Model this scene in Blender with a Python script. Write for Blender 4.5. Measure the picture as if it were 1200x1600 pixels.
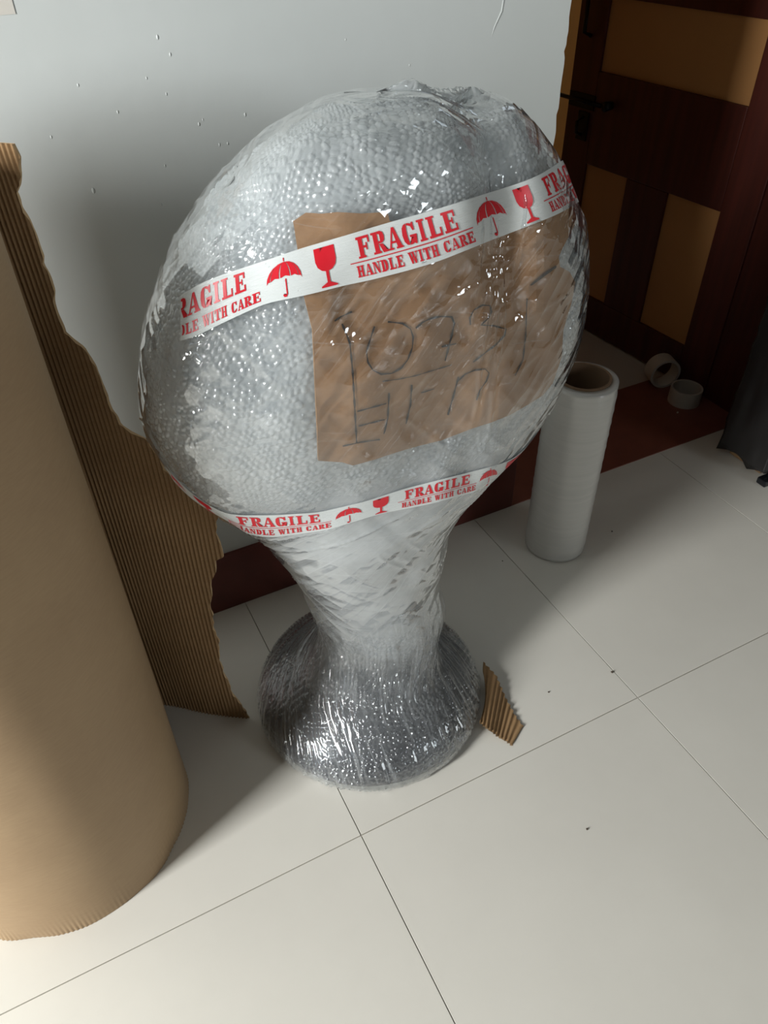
import bpy, bmesh, math, random
import numpy as np
from mathutils import Vector, Matrix
from mathutils.bvhtree import BVHTree

for o in list(bpy.data.objects):
    bpy.data.objects.remove(o)
scene = bpy.context.scene
COL = scene.collection
random.seed(7)
RNG = np.random.default_rng(11)

# ------------------------------------------------------------------ camera
FPX, YAW, PITCH, ROLL = 1178.59, 0.4574, 0.7083, -0.0198
CAM = np.array([-0.2262, -0.5712, 1.2417])


def cam_axes():
    cy, sy, cp, sp = math.cos(YAW), math.sin(YAW), math.cos(PITCH), math.sin(PITCH)
    fwd = np.array([sy * cp, cy * cp, -sp])
    right = np.array([cy, -sy, 0.0])
    up = np.cross(right, fwd)
    c, s = math.cos(ROLL), math.sin(ROLL)
    return right * c + up * s, -right * s + up * c, fwd


CR, CU, CF = cam_axes()


def ray(x, y):
    return CF + CR * ((x - 600) / FPX) - CU * ((y - 800) / FPX)


def on_floor(x, y, z=0.0):
    d = ray(x, y)
    return CAM + d * ((z - CAM[2]) / d[2])


def on_wall(x, y, Y):
    d = ray(x, y)
    return CAM + d * ((Y - CAM[1]) / d[1])


cam_data = bpy.data.cameras.new('camera')
cam = bpy.data.objects.new('camera', cam_data)
COL.objects.link(cam)
cam_data.sensor_fit = 'VERTICAL'
cam_data.sensor_height = 36.0
cam_data.lens = 36.0 * FPX / 1600.0
cam_data.clip_start = 0.02
cam.matrix_world = Matrix(((CR[0], CU[0], -CF[0], CAM[0]), (CR[1], CU[1], -CF[1], CAM[1]),
                           (CR[2], CU[2], -CF[2], CAM[2]), (0, 0, 0, 1)))
scene.camera = cam

# ------------------------------------------------------------------ light
world = bpy.data.worlds.new('sky')
scene.world = world
world.use_nodes = True
bg = world.node_tree.nodes['Background']
bg.inputs['Color'].default_value = (0.80, 0.90, 1.0, 1)
bg.inputs['Strength'].default_value = 1.3

# daylight entering through the open doorway in the left wall
OPEN_Y0, OPEN_Y1, OPEN_Z = -0.74, -0.20, 2.2
SKY_Z = 0.85       # below this the doorway only shows the ground outside
LEFT_X = -2.4
ld = bpy.data.lights.new('doorway_daylight', 'AREA')
ld.shape = 'RECTANGLE'
ld.size = OPEN_Z - SKY_Z - 0.04
ld.size_y = OPEN_Y1 - OPEN_Y0 - 0.04
ld.energy = 128
ld.color = (0.98, 1.0, 0.985)
lo = bpy.data.objects.new('doorway_daylight', ld)
COL.objects.link(lo)
lo.location = (LEFT_X - 0.02, (OPEN_Y0 + OPEN_Y1) / 2, (OPEN_Z + SKY_Z) / 2)
lo.rotation_euler = (0, -math.pi / 2, 0)

# weaker daylight from a small window in the wall behind the viewer
WX0, WX1, WZ0, WZ1 = 2.3, 3.7, 1.1, 2.2
wd = bpy.data.lights.new('window_daylight', 'AREA')
wd.shape = 'RECTANGLE'
wd.size, wd.size_y = WX1 - WX0 - 0.04, WZ1 - WZ0 - 0.04
wd.energy = 40
wd.color = (0.9, 0.97, 1.0)
wo = bpy.data.objects.new('window_daylight', wd)
COL.objects.link(wo)
wo.location = ((WX0 + WX1) / 2, -4.82, (WZ0 + WZ1) / 2)
wo.rotation_euler = (math.pi / 2, 0, 0)

vs = scene.view_settings
scene.display_settings.display_device = 'sRGB'
vs.view_transform = 'Standard'
vs.look = 'None'
vs.exposure = 0.0
vs.gamma = 1.0
vs.use_curve_mapping = False


# ------------------------------------------------------------------ materials
class NT:
    def __init__(self, name):
        self.m = bpy.data.materials.new(name)
        self.m.use_nodes = True
        self.t = self.m.node_tree
        self.t.nodes.clear()
        self.out = self.n('ShaderNodeOutputMaterial')

    def n(self, typ, **kw):
        nd = self.t.nodes.new(typ)
        for k, v in kw.items():
            if hasattr(nd, k) and k not in nd.inputs:
                setattr(nd, k, v)
            else:
                nd.inputs[k].default_value = v
        return nd

    def l(self, a, b):
        self.t.links.new(a, b)
        return self

    def surf(self, s):
        self.l(s, self.out.inputs['Surface'])
        return self.m


def ramp(t, src, stops):
    r = t.n('ShaderNodeValToRGB')
    e = r.color_ramp.elements
    while len(e) < len(stops):
        e.new(0.5)
    for i, (p, c) in enumerate(stops):
        e[i].position = p
        e[i].color = c if len(c) == 4 else (*c, 1)
    t.l(src, r.inputs['Fac'])
    return r.outputs['Color']


def g(v):
    return (v, v, v, 1)


def srgb(r, gg, b):
    f = lambda c: (c / 255 / 12.92) if c / 255 <= .04045 else ((c / 255 + .055) / 1.055) ** 2.4
    return (f(r), f(gg), f(b), 1)


def mat_basic(name, c1, c2=None, rough=0.6, scale=6.0, bump=0.0, bscale=60.0, spec=0.5, coat=0.0, metal=0.0, stretch=None):
    t = NT(name)
    p = t.n('ShaderNodeBsdfPrincipled', Roughness=rough, Metallic=metal)
    p.inputs['Specular IOR Level'].default_value = spec
    p.inputs['Coat Weight'].default_value = coat
    tc = t.n('ShaderNodeTexCoord')
    src = tc.outputs['Object']
    if stretch:
        mp = t.n('ShaderNodeMapping')
        mp.inputs['Scale'].default_value = stretch
        t.l(src, mp.inputs['Vector'])
        src = mp.outputs['Vector']
    nz = t.n('ShaderNodeTexNoise', Scale=scale, Detail=5.0)
    t.l(src, nz.inputs['Vector'])
    c = ramp(t, nz.outputs['Fac'], [(0.3, c1), (0.7, c2 or c1)])
    t.l(c, p.inputs['Base Color'])
    if bump:
        nb = t.n('ShaderNodeTexNoise', Scale=bscale, Detail=3.0)
        t.l(src, nb.inputs['Vector'])
        b = t.n('ShaderNodeBump', Strength=bump, Distance=0.002)
        t.l(nb.outputs['Fac'], b.inputs['Height'])
        t.l(b.outputs['Normal'], p.inputs['Normal'])
    return t.surf(p.outputs['BSDF'])


def mat_wall():
    t = NT('white_wall_paint')
    p = t.n('ShaderNodeBsdfPrincipled', Roughness=0.55)
    tc = t.n('ShaderNodeTexCoord')
    nz = t.n('ShaderNodeTexNoise', Scale=2.2, Detail=6.0)
    t.l(tc.outputs['Object'], nz.inputs['Vector'])
    c = ramp(t, nz.outputs['Fac'], [(0.3, srgb(205, 209, 207)), (0.72, srgb(211, 215, 214))])
    nb = t.n('ShaderNodeTexNoise', Scale=28.0, Detail=2.0)
    t.l(tc.outputs['Object'], nb.inputs['Vector'])
    b = t.n('ShaderNodeBump', Strength=0.08, Distance=0.004)
    t.l(nb.outputs['Fac'], b.inputs['Height'])
    t.l(c, p.inputs['Base Color'])
    t.l(b.outputs['Normal'], p.inputs['Normal'])
    return t.surf(p.outputs['BSDF'])


def mat_tile():
    t = NT('cream_vitrified_tile')
    p = t.n('ShaderNodeBsdfPrincipled', Roughness=0.2)
    p.inputs['Specular IOR Level'].default_value = 0.4
    tc = t.n('ShaderNodeTexCoord')
    nz = t.n('ShaderNodeTexNoise', Scale=3.0, Detail=6.0, Roughness=0.6)
    t.l(tc.outputs['Object'], nz.inputs['Vector'])
    c = ramp(t, nz.outputs['Fac'], [(0.3, srgb(214, 210, 201)), (0.7, srgb(221, 217, 208))])
    t.l(c, p.inputs['Base Color'])
    p.inputs['Roughness'].default_value = 0.27
    return t.surf(p.outputs['BSDF'])


def mat_kraft(name, c1, c2, rough=0.75):
    t = NT(name)
    p = t.n('ShaderNodeBsdfPrincipled', Roughness=rough)
    p.inputs['Specular IOR Level'].default_value = 0.25
    tc = t.n('ShaderNodeTexCoord')
    n1 = t.n('ShaderNodeTexNoise', Scale=5.0, Detail=4.0)
    t.l(tc.outputs['Object'], n1.inputs['Vector'])
    mp = t.n('ShaderNodeMapping')
    mp.inputs['Scale'].default_value = (60, 60, 400)
    t.l(tc.outputs['Object'], mp.inputs['Vector'])
    n2 = t.n('ShaderNodeTexNoise', Scale=1.0, Detail=3.0)
    t.l(mp.outputs['Vector'], n2.inputs['Vector'])
    mx = t.n('ShaderNodeMath', operation='MULTIPLY_ADD')
    mx.inputs[1].default_value = 0.35
    t.l(n2.outputs['Fac'], mx.inputs[0])
    sc = t.n('ShaderNodeMath', operation='MULTIPLY')
    sc.inputs[1].default_value = 0.65
    t.l(n1.outputs['Fac'], sc.inputs[0])
    t.l(sc.outputs[0], mx.inputs[2])
    t.l(ramp(t, mx.outputs[0], [(0.35, c1), (0.65, c2)]), p.inputs['Base Color'])
    b = t.n('ShaderNodeBump', Strength=0.1, Distance=0.001)
    t.l(n2.outputs['Fac'], b.inputs['Height'])
    t.l(b.outputs['Normal'], p.inputs['Normal'])
    return t.surf(p.outputs['BSDF'])


def thin_fresnel(t, ior, normal=None):
    """reflectance of a thin sheet: the same from either side"""
    ge = t.n('ShaderNodeNewGeometry')
    mr = t.n('ShaderNodeMapRange')
    mr.inputs['To Min'].default_value = ior
    mr.inputs['To Max'].default_value = 1.0 / ior
    t.l(ge.outputs['Backfacing'], mr.inputs['Value'])
    fr = t.n('ShaderNodeFresnel')
    t.l(mr.outputs[0], fr.inputs['IOR'])
    if normal is not None:
        t.l(normal, fr.inputs['Normal'])
    return fr.outputs[0]


def mat_bubble():
    """clear polythene bubble sheet: partly see-through, milky, glossy"""
    t = NT('bubble_polythene')
    tr = t.n('ShaderNodeBsdfTransparent', Color=(0.93, 0.95, 0.96, 1))
    df = t.n('ShaderNodeBsdfDiffuse', Color=(0.92, 0.945, 0.95, 1))
    tl = t.n('ShaderNodeBsdfTranslucent', Color=(0.92, 0.945, 0.95, 1))
    gl = t.n('ShaderNodeBsdfGlossy', Roughness=0.07, Color=(1, 1, 1, 1))
    m0 = t.n('ShaderNodeMixShader', Fac=0.58)
    t.l(df.outputs[0], m0.inputs[1]).l(tl.outputs[0], m0.inputs[2])
    tc = t.n('ShaderNodeTexCoord')
    nz = t.n('ShaderNodeTexNoise', Scale=9.0, Detail=5.0, Roughness=0.6)
    t.l(tc.outputs['Object'], nz.inputs['Vector'])
    m1 = t.n('ShaderNodeMixShader')
    sp = t.n('ShaderNodeSeparateXYZ')
    t.l(tc.outputs['Object'], sp.inputs[0])
    # one layer over the foot, several round the head
    lay_ = ramp(t, sp.outputs['Z'], [(0.06, g(0.22)), (0.16, g(0.45)), (0.40, g(0.95)), (1.0, g(1.0))])
    mm_ = t.n('ShaderNodeMath', operation='MULTIPLY')
    t.l(lay_, mm_.inputs[0])
    t.l(ramp(t, nz.outputs['Fac'], [(0.32, g(0.42)), (0.66, g(1.0))]), mm_.inputs[1])
    t.l(mm_.outputs[0], m1.inputs[0])
    t.l(tr.outputs[0], m1.inputs[1]).l(m0.outputs[0], m1.inputs[2])
    nb = t.n('ShaderNodeTexNoise', Scale=130.0, Detail=3.0)
    t.l(tc.outputs['Object'], nb.inputs['Vector'])
    b = t.n('ShaderNodeBump', Strength=0.22, Distance=0.003)
    t.l(nb.outputs['Fac'], b.inputs['Height'])
    lw = thin_fresnel(t, 1.5, b.outputs['Normal'])
    t.l(b.outputs['Normal'], gl.inputs['Normal'])
    m2 = t.n('ShaderNodeMixShader')
    l2 = t.n('ShaderNodeMath', operation='MULTIPLY', use_clamp=True)
    l2.inputs[1].default_value = 2.2
    t.l(lw, l2.inputs[0])
    t.l(l2.outputs[0], m2.inputs[0]).l(m1.outputs[0], m2.inputs[1]).l(gl.outputs[0], m2.inputs[2])
    return t.surf(m2.outputs[0])


def mat_film():
    """cling film: clear, glossy, pulled into creases; whiter where many layers cross"""
    t = NT('stretch_film')
    tc = t.n('ShaderNodeTexCoord')
    uv = tc.outputs['UV']

    def streak(angle, sx, sy, detail=3.0):
        mp = t.n('ShaderNodeMapping', vector_type='POINT')
        mp.inputs['Rotation'].default_value = (0, 0, math.radians(angle))
        t.l(uv, mp.inputs['Vector'])
        m2 = t.n('ShaderNodeMapping')
        m2.inputs['Scale'].default_value = (sx, sy, 1)
        t.l(mp.outputs['Vector'], m2.inputs['Vector'])
        nz = t.n('ShaderNodeTexNoise', Scale=1.0, Detail=detail, Roughness=0.62, Distortion=0.25)
        t.l(m2.outputs['Vector'], nz.inputs['Vector'])
        return nz.outputs['Fac']

    def math2(op, a, b):
        n = t.n('ShaderNodeMath', operation=op)
        for i, v in enumerate((a, b)):
            if isinstance(v, (int, float)):
                n.inputs[i].default_value = v
            else:
                t.l(v, n.inputs[i])
        return n.outputs[0]

    s1 = streak(-52, 4, 420, 2.0)      # long diagonal pulls
    s2 = streak(14, 4, 340, 2.0)
    s3 = streak(88, 7, 110)       # upright pulls
    big = streak(20, 6, 7)
    sep = t.n('ShaderNodeSeparateXYZ')
    t.l(uv, sep.inputs[0])
    low = t.n('ShaderNodeMapRange')
    for k, v in zip(('From Min', 'From Max', 'To Min', 'To Max'), (0.22, 0.36, 1.0, 0.0)):
        low.inputs[k].default_value = v
    t.l(sep.outputs['Y'], low.inputs['Value'])
    a = ramp(t, s1, [(0.62, g(0)), (0.72, g(1))])
    b = ramp(t, s2, [(0.63, g(0)), (0.73, g(1))])
    c = ramp(t, s3, [(0.55, g(0)), (0.72, g(1))])
    cl = math2('MULTIPLY', c, low.outputs[0])
    white = math2('MAXIMUM', math2('MULTIPLY', a, 0.24), math2('MULTIPLY', b, 0.18))
    white = math2('MAXIMUM', white, math2('MULTIPLY', cl, 0.45))
    # layers pile up round the neck
    nk = t.n('ShaderNodeFloatCurve')
    cu = nk.mapping.curves[0]
    pts = [(0.0, 0.02), (0.18, 0.04), (0.26, 0.20), (0.34, 0.42), (0.60, 0.50), (0.69, 0.40), (0.77, 0.10), (1.0, 0.05)]
    cu.points[0].location = pts[0]
    cu.points[1].location = pts[-1]
    for q in pts[1:-1]:
        cu.points.new(*q)
    nk.mapping.update()
    t.l(sep.outputs['Y'], nk.inputs['Value'])
    lay = math2('MULTIPLY', nk.outputs[0], math2('ADD', math2('MULTIPLY', big, 1.2), 0.4))
    white = math2('ADD', math2('MULTIPLY', white, 0.8), lay)
    white = math2('MINIMUM', white, 0.9)
    def facets(angle, sx, sy, dist=0.6):
        mp = t.n('ShaderNodeMapping')
        mp.inputs['Rotation'].default_value = (0, 0, math.radians(angle))
        t.l(uv, mp.inputs['Vector'])
        m2_ = t.n('ShaderNodeMapping')
        m2_.inputs['Scale'].default_value = (sx, sy, 1)
        t.l(mp.outputs['Vector'], m2_.inputs['Vector'])
        wn = t.n('ShaderNodeTexNoise', Scale=0.8, Detail=2.0)
        t.l(m2_.outputs['Vector'], wn.inputs['Vector'])
        ad = t.n('ShaderNodeVectorMath', operation='MULTIPLY_ADD')
        ad.inputs[1].default_value = (dist, dist, 0)
        t.l(wn.outputs['Color'], ad.inputs[0]).l(m2_.outputs['Vector'], ad.inputs[2])
        vo = t.n('ShaderNodeTexVoronoi', feature='F1', Scale=1.0)
        t.l(ad.outputs[0], vo.inputs['Vector'])
        return vo.outputs['Distance']

    up_ = math2('SUBTRACT', 1.0, low.outputs[0])
    h = math2('MULTIPLY', facets(-52, 9, 46), 0.8)
    h = math2('ADD', h, math2('MULTIPLY', facets(35, 24, 36), 0.8))
    h = math2('MULTIPLY', h, math2('ADD', math2('MULTIPLY', up_, 0.75), 0.25))
    h = math2('ADD', h, math2('MULTIPLY', math2('MULTIPLY', facets(88, 3.5, 60, 0.3), low.outputs[0]), 1.5))
    bp = t.n('ShaderNodeBump', Strength=0.42, Distance=0.010)
    t.l(h, bp.inputs['Height'])
    gl = t.n('ShaderNodeBsdfGlossy', Roughness=0.035, Color=(1, 1, 1, 1))
    t.l(bp.outputs['Normal'], gl.inputs['Normal'])
    tr = t.n('ShaderNodeBsdfTransparent', Color=(0.97, 0.98, 0.985, 1))
    df = t.n('ShaderNodeBsdfDiffuse', Color=(0.80, 0.83, 0.85, 1))
    tl = t.n('ShaderNodeBsdfTranslucent', Color=(0.80, 0.83, 0.85, 1))
    m0 = t.n('ShaderNodeMixShader', Fac=0.3)
    t.l(df.outputs[0], m0.inputs[1]).l(tl.outputs[0], m0.inputs[2])
    m1 = t.n('ShaderNodeMixShader')
    t.l(white, m1.inputs[0]).l(tr.outputs[0], m1.inputs[1]).l(m0.outputs[0], m1.inputs[2])
    fr = math2('MINIMUM', math2('MULTIPLY', thin_fresnel(t, 1.5, bp.outputs['Normal']), math2('ADD', math2('MULTIPLY', up_, 1.2), 1.2)), 0.85)   # several layers
    m2 = t.n('ShaderNodeMixShader')
    t.l(fr, m2.inputs[0]).l(m1.outputs[0], m2.inputs[1]).l(gl.outputs[0], m2.inputs[2])
    return t.surf(m2.outputs[0])


def mat_tape():
    t = NT('white_packing_tape')
    p = t.n('ShaderNodeBsdfPrincipled', Roughness=0.25)
    p.inputs['Base Color'].default_value = srgb(226, 231, 231)
    tr = t.n('ShaderNodeBsdfTransparent')
    tc = t.n('ShaderNodeTexCoord')
    mp = t.n('ShaderNodeMapping')
    mp.inputs['Scale'].default_value = (6, 60, 1)
    t.l(tc.outputs['UV'], mp.inputs['Vector'])
    nz = t.n('ShaderNodeTexNoise', Scale=1.0, Detail=3.0)
    t.l(mp.outputs['Vector'], nz.inputs['Vector'])
    b = t.n('ShaderNodeBump', Strength=0.3, Distance=0.004)
    t.l(nz.outputs['Fac'], b.inputs['Height']).l(b.outputs['Normal'], p.inputs['Normal'])
    m = t.n('ShaderNodeMixShader', Fac=0.90)
    t.l(tr.outputs[0], m.inputs[1]).l(p.outputs[0], m.inputs[2])
    return t.surf(m.outputs[0])


M = {}
M['wall'] = mat_wall()
M['tile'] = mat_tile()
M['farwall'] = mat_basic('dull_ochre_wall_paint', srgb(84, 74, 60), srgb(90, 80, 64), 0.8, scale=3)
M['ceil'] = mat_basic('grey_ceiling_plaster', srgb(92, 90, 86), srgb(98, 96, 92), 0.9, scale=3)
M['grout'] = mat_basic('tile_joint_grout', srgb(186, 178, 166), srgb(192, 184, 172), 0.9)
M['skirt'] = mat_basic('dark_red_skirting_stone', srgb(96, 44, 38), srgb(112, 54, 46), 0.35, scale=14)
M['sill'] = mat_basic('dark_red_sill_stone', srgb(118, 68, 56), srgb(132, 78, 64), 0.4, scale=14)
M['wood'] = mat_basic('dark_mahogany_door_wood', srgb(62, 26, 20), srgb(82, 34, 26), 0.42, scale=3.0, stretch=(14, 14, 1), bump=0.05)
M['ochre'] = mat_basic('ochre_painted_panel', srgb(172, 124, 76), srgb(184, 134, 82), 0.5, scale=3)
M['ochre_wall'] = mat_basic('ochre_painted_wall', srgb(206, 140, 66), srgb(212, 148, 70), 0.8, scale=3)
M['passage'] = mat_basic('grey_passage_floor', srgb(186, 182, 176), srgb(198, 194, 188), 0.5, scale=4)
M['iron'] = mat_basic('black_iron', srgb(20, 19, 18), srgb(30, 28, 26), 0.4, metal=0.6)
M['kraft'] = mat_kraft('kraft_liner', srgb(160, 134, 104), srgb(172, 146, 114), 0.55)
M['flute'] = mat_kraft('kraft_flutes', srgb(134, 106, 74), srgb(152, 122, 88))
M['card'] = mat_kraft('label_cardboard', srgb(158, 120, 86), srgb(168, 130, 94))
M['cardedge'] = mat_kraft('torn_cardboard_edge', srgb(190, 160, 122), srgb(204, 174, 136))
M['core'] = mat_basic('grey_card_core', srgb(112, 88, 66), srgb(126, 100, 76), 0.8)
M['tapecore'] = mat_basic('pale_paper_tape_core', srgb(176, 172, 164), srgb(190, 186, 178), 0.7)
M['rollfilm'] = mat_basic('white_wound_film', srgb(186, 185, 180), srgb(194, 192, 187), 0.28, scale=4, stretch=(2, 2, 40), coat=0.4)
M['inner_dark'] = mat_basic('dark_grey_stand', srgb(52, 52, 58), srgb(62, 62, 68), 0.35)
M['inner_grey'] = mat_basic('grey_padded_head', srgb(190, 195, 200), srgb(204, 208, 212), 0.5)
M['bubble'] = mat_bubble()
M['film'] = mat_film()
M['tape'] = mat_tape()
M['red'] = mat_basic('red_print_ink', srgb(206, 30, 44), srgb(214, 38, 52), 0.35, scale=40)
M['ink'] = mat_basic('black_marker_ink', srgb(42, 36, 34), srgb(56, 48, 44), 0.6, scale=60)
M['slot'] = mat_basic('dark_slot', srgb(48, 34, 24), srgb(54, 38, 28), 0.9)
M['darkfilm'] = mat_basic('grey_wrapping_film', srgb(40, 38, 38), srgb(54, 52, 52), 0.25, scale=10, bump=0.9, bscale=22, stretch=(1, 1, 0.35))
M['blackplastic'] = mat_basic('black_plastic', srgb(20, 22, 26), srgb(28, 30, 34), 0.15)
M['crumb'] = mat_basic('dark_grit', srgb(60, 50, 42), srgb(80, 66, 54), 0.9)
M['palecrumb'] = mat_basic('pale_grit', srgb(200, 196, 188), srgb(210, 206, 198), 0.9)
M['patch'] = mat_basic('beige_filler', srgb(212, 207, 198), srgb(215, 210, 202), 0.6)


# ------------------------------------------------------------------ helpers
def link(name, mesh, mat=None, parent=None, smooth=False):
    o = bpy.data.objects.new(name, mesh)
    COL.objects.link(o)
    if mat is not None:
        for mm in (mat if isinstance(mat, (list, tuple)) else [mat]):
            mesh.materials.append(M[mm])
    mesh.polygons.foreach_set('use_smooth', [bool(smooth)] * len(mesh.polygons))
    if parent is not None:
        o.parent = parent
    return o


def empty(name, loc=(0, 0, 0), rz=0.0):
    o = bpy.data.objects.new(name, None)
    COL.objects.link(o)
    o.location = loc
    o.rotation_euler = (0, 0, rz)
    o.empty_display_size = 0.05
    return o


def tag(o, label, cat, group=None):
    o['label'] = label
    o['category'] = cat
    if group:
        o['group'] = group
    return o


def struct(o, label=None, cat=None):
    o['kind'] = 'structure'
    if label:
        o['label'] = label
    if cat:
        o['category'] = cat
    return o


def bm_mesh(bm, name='mesh'):
    me = bpy.data.meshes.new(name)
    bm.normal_update()
    bm.to_mesh(me)
    bm.free()
    return me


def add_box(bm, lo, hi, bevel=0.0):
    r = bmesh.ops.create_cube(bm, size=1.0)
    vs_ = r['verts']
    for v in vs_:
        v.co = Vector([(lo[i] + hi[i]) / 2 + v.co[i] * (hi[i] - lo[i]) for i in range(3)])
    if bevel:
        es = list({e for v in vs_ for e in v.link_edges})
        bmesh.ops.bevel(bm, geom=es, offset=bevel, segments=2, affect='EDGES', profile=0.6)
    return bm


def box(name, lo, hi, mat, parent=None, bevel=0.0):
    return link(name, bm_mesh(add_box(bmesh.new(), lo, hi, bevel)), mat, parent)


def lathe_mesh(prof, seg=48, center=(0, 0, 0), closed=True):
    """prof: list of (r, z); closed joins last to first (ring section)"""
    n = len(prof)
    V, F = [], []
    for j in range(seg):
        a = 2 * math.pi * j / seg
        for r, z in prof:
            V.append((center[0] + r * math.cos(a), center[1] + r * math.sin(a), center[2] + z))
    for j in range(seg):
        k = (j + 1) % seg
        for i in range(n if closed else n - 1):
            i2 = (i + 1) % n
            F.append((j * n + i, k * n + i, k * n + i2, j * n + i2))
    me = bpy.data.meshes.new('lathe')
    me.from_pydata(V, [], F)
    return me


def grid_mesh(P, wrap=False, uv=None, cap_top=False, name='grid'):
    """P rows x cols x 3 -> mesh with quads (fast)"""
    R, Cn = P.shape[:2]
    V = P.reshape(-1, 3)
    idx = np.arange(R * Cn).reshape(R, Cn)
    nxt = np.roll(idx, -1, axis=1) if wrap else idx[:, 1:]
    cur = idx if wrap else idx[:, :-1]
    Q = np.stack([cur[:-1], nxt[:-1], nxt[1:], cur[1:]], -1).reshape(-1, 4)
    ntri = 0
    if cap_top:
        V = np.concatenate([V, P[-1].mean(0)[None]])
        tri = np.stack([cur[-1], nxt[-1], np.full(cur.shape[1], len(V) - 1)], -1)
        ntri = len(tri)
    me = bpy.data.meshes.new(name)
    me.vertices.add(len(V))
    me.vertices.foreach_set('co', V.astype(np.float32).ravel())
    loops = Q.ravel()
    starts = np.arange(len(Q)) * 4
    tot = np.full(len(Q), 4)
    if ntri:
        loops = np.concatenate([loops, tri.ravel()])
        starts = np.concatenate([starts, len(Q) * 4 + np.arange(ntri) * 3])
        tot = np.concatenate([tot, np.full(ntri, 3)])
    me.loops.add(len(loops))
    me.loops.foreach_set('vertex_index', loops.astype(np.int32))
    me.polygons.add(len(starts))
    me.polygons.foreach_set('loop_start', starts.astype(np.int32))
    me.polygons.foreach_set('loop_total', tot.astype(np.int32))
    me.update(calc_edges=True)
    if uv is not None:
        U = uv.reshape(-1, 2)
        if ntri:
            U = np.concatenate([U, uv[-1].mean(0)[None]])
        lay = me.uv_layers.new(name='UVMap')
        lay.data.foreach_set('uv', U[loops].astype(np.float32).ravel())
    me.validate()
    return me


def vnoise(P, scale, seed=0):
    """smooth 3-D value noise in -1..1, vectorised"""
    rg = np.random.default_rng(seed)
    tab = rg.uniform(-1, 1, 4096)
    Q = np.asarray(P) * scale
    i = np.floor(Q).astype(np.int64)
    f = Q - i
    f = f * f * (3 - 2 * f)
    out = 0
    for dx in (0, 1):
        for dy in (0, 1):
            for dz in (0, 1):
                h = ((i[..., 0] + dx) * 73856093 ^ (i[..., 1] + dy) * 19349663 ^ (i[..., 2] + dz) * 83492791) & 4095
                wgt = (f[..., 0] if dx else 1 - f[..., 0]) * (f[..., 1] if dy else 1 - f[..., 1]) * (f[..., 2] if dz else 1 - f[..., 2])
                out = out + tab[h] * wgt
    return out


def tube_mesh(pts, rad, seg=8):
    pts = [Vector(p) for p in pts]
    V, F = [], []
    for i, p in enumerate(pts):
        d = (pts[min(i + 1, len(pts) - 1)] - pts[max(i - 1, 0)]).normalized()
        a = d.orthogonal().normalized()
        b = d.cross(a)
        r = rad[i] if isinstance(rad, (list, tuple)) else rad
        for k in range(seg):
            t = 2 * math.pi * k / seg
            V.append(p + a * r * math.cos(t) + b * r * math.sin(t))
    for i in range(len(pts) - 1):
        for k in range(seg):
            k2 = (k + 1) % seg
            F.append((i * seg + k, i * seg + k2, (i + 1) * seg + k2, (i + 1) * seg + k))
    F.append(tuple(range(seg))[::-1])
    F.append(tuple(range((len(pts) - 1) * seg, len(pts) * seg)))
    me = bpy.data.meshes.new('tube')
    me.from_pydata([tuple(v) for v in V], [], F)
    return me


def fill2d(polys, step):
    """triangulate 2-D polygons, cut on a grid so that they can bend over a surface"""
    bm = bmesh.new()
    for po in polys:
        vs_ = [bm.verts.new((x, y, 0)) for x, y in po]
        try:
            bm.faces.new(vs_)
        except ValueError:
            pass
    xs = [v.co.x for v in bm.verts]
    ys = [v.co.y for v in bm.verts]
    bmesh.ops.triangulate(bm, faces=bm.faces[:])
    for ax, (lo, hi) in ((0, (min(xs), max(xs))), (1, (min(ys), max(ys)))):
        k = math.floor(lo / step[ax]) + 1
        while k * step[ax] < hi:
            no = [0, 0, 0]
            co = [0, 0, 0]
            no[ax] = 1
            co[ax] = k * step[ax]
            bmesh.ops.bisect_plane(bm, geom=bm.verts[:] + bm.edges[:] + bm.faces[:], plane_co=co, plane_no=no, dist=1e-7)
            k += 1
    return bm


# ------------------------------------------------------------------ the room
WY = 0.606           # face of the wall in view
WT = 0.30            # its thickness
DX0, DX1 = 0.712, 1.56   # doorway in it
H = 2.9
RX0, RX1, RY0 = LEFT_X, 4.2, -4.8
TS = 0.6

floor = struct(box('floor', (RX0, RY0, -0.05), (RX1, 0.606, -0.004), 'grout'), 'cream tiled floor of the room', 'floor')
tile_me = bm_mesh(add_box(bmesh.new(), (0.0008, 0.0008, -0.012), (TS - 0.0008, TS - 0.0008, 0.0), 0.0005))
tile_me.materials.append(M['tile'])
for i in range(-4, 7):
    for j in range(-8, 1):
        t_ = bpy.data.objects.new('floor_tile', tile_me)
        COL.objects.link(t_)
        t_.location = (i * TS, j * TS, 0)
        t_.parent = floor

# wall in view: flat face, slightly ragged plaster edge at the doorway
zs = np.linspace(0, H, 300)
edge = DX0 + 0.0008 * vnoise(np.stack([zs * 0, zs * 0, zs], -1), 38, 3) + 0.0006 * vnoise(np.stack([zs * 0, zs * 0 + 4, zs], -1), 110, 4)
for zc in (0.845, 0.90, 1.0, 0.75):
    edge = edge - 0.0025 * np.exp(-((zs - zc) / 0.006) ** 2)
P = np.zeros((len(zs), 4, 3))
P[:, 0] = np.stack([zs * 0 + RX0, zs * 0 + WY, zs], -1)
P[:, 1] = np.stack([edge, zs * 0 + WY, zs], -1)
P[:, 2] = np.stack([edge + 0.002, zs * 0 + WY + WT, zs], -1)
P[:, 3] = np.stack([zs * 0 + RX0, zs * 0 + WY + WT, zs], -1)
wall_back = struct(link('wall_back', grid_mesh(P, wrap=True), 'wall'), 'white painted plaster wall behind the wrapped parcel', 'wall')
struct(box('wall_back_right', (DX1, WY, 0), (RX1, WY + WT, H), 'wall'), 'white wall on the far side of the doorway', 'wall')
struct(box('wall_back_lintel', (DX0 + 0.004, WY, 2.15), (DX1, WY + WT, H), 'wall'), 'white wall above the doorway', 'wall')
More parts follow.
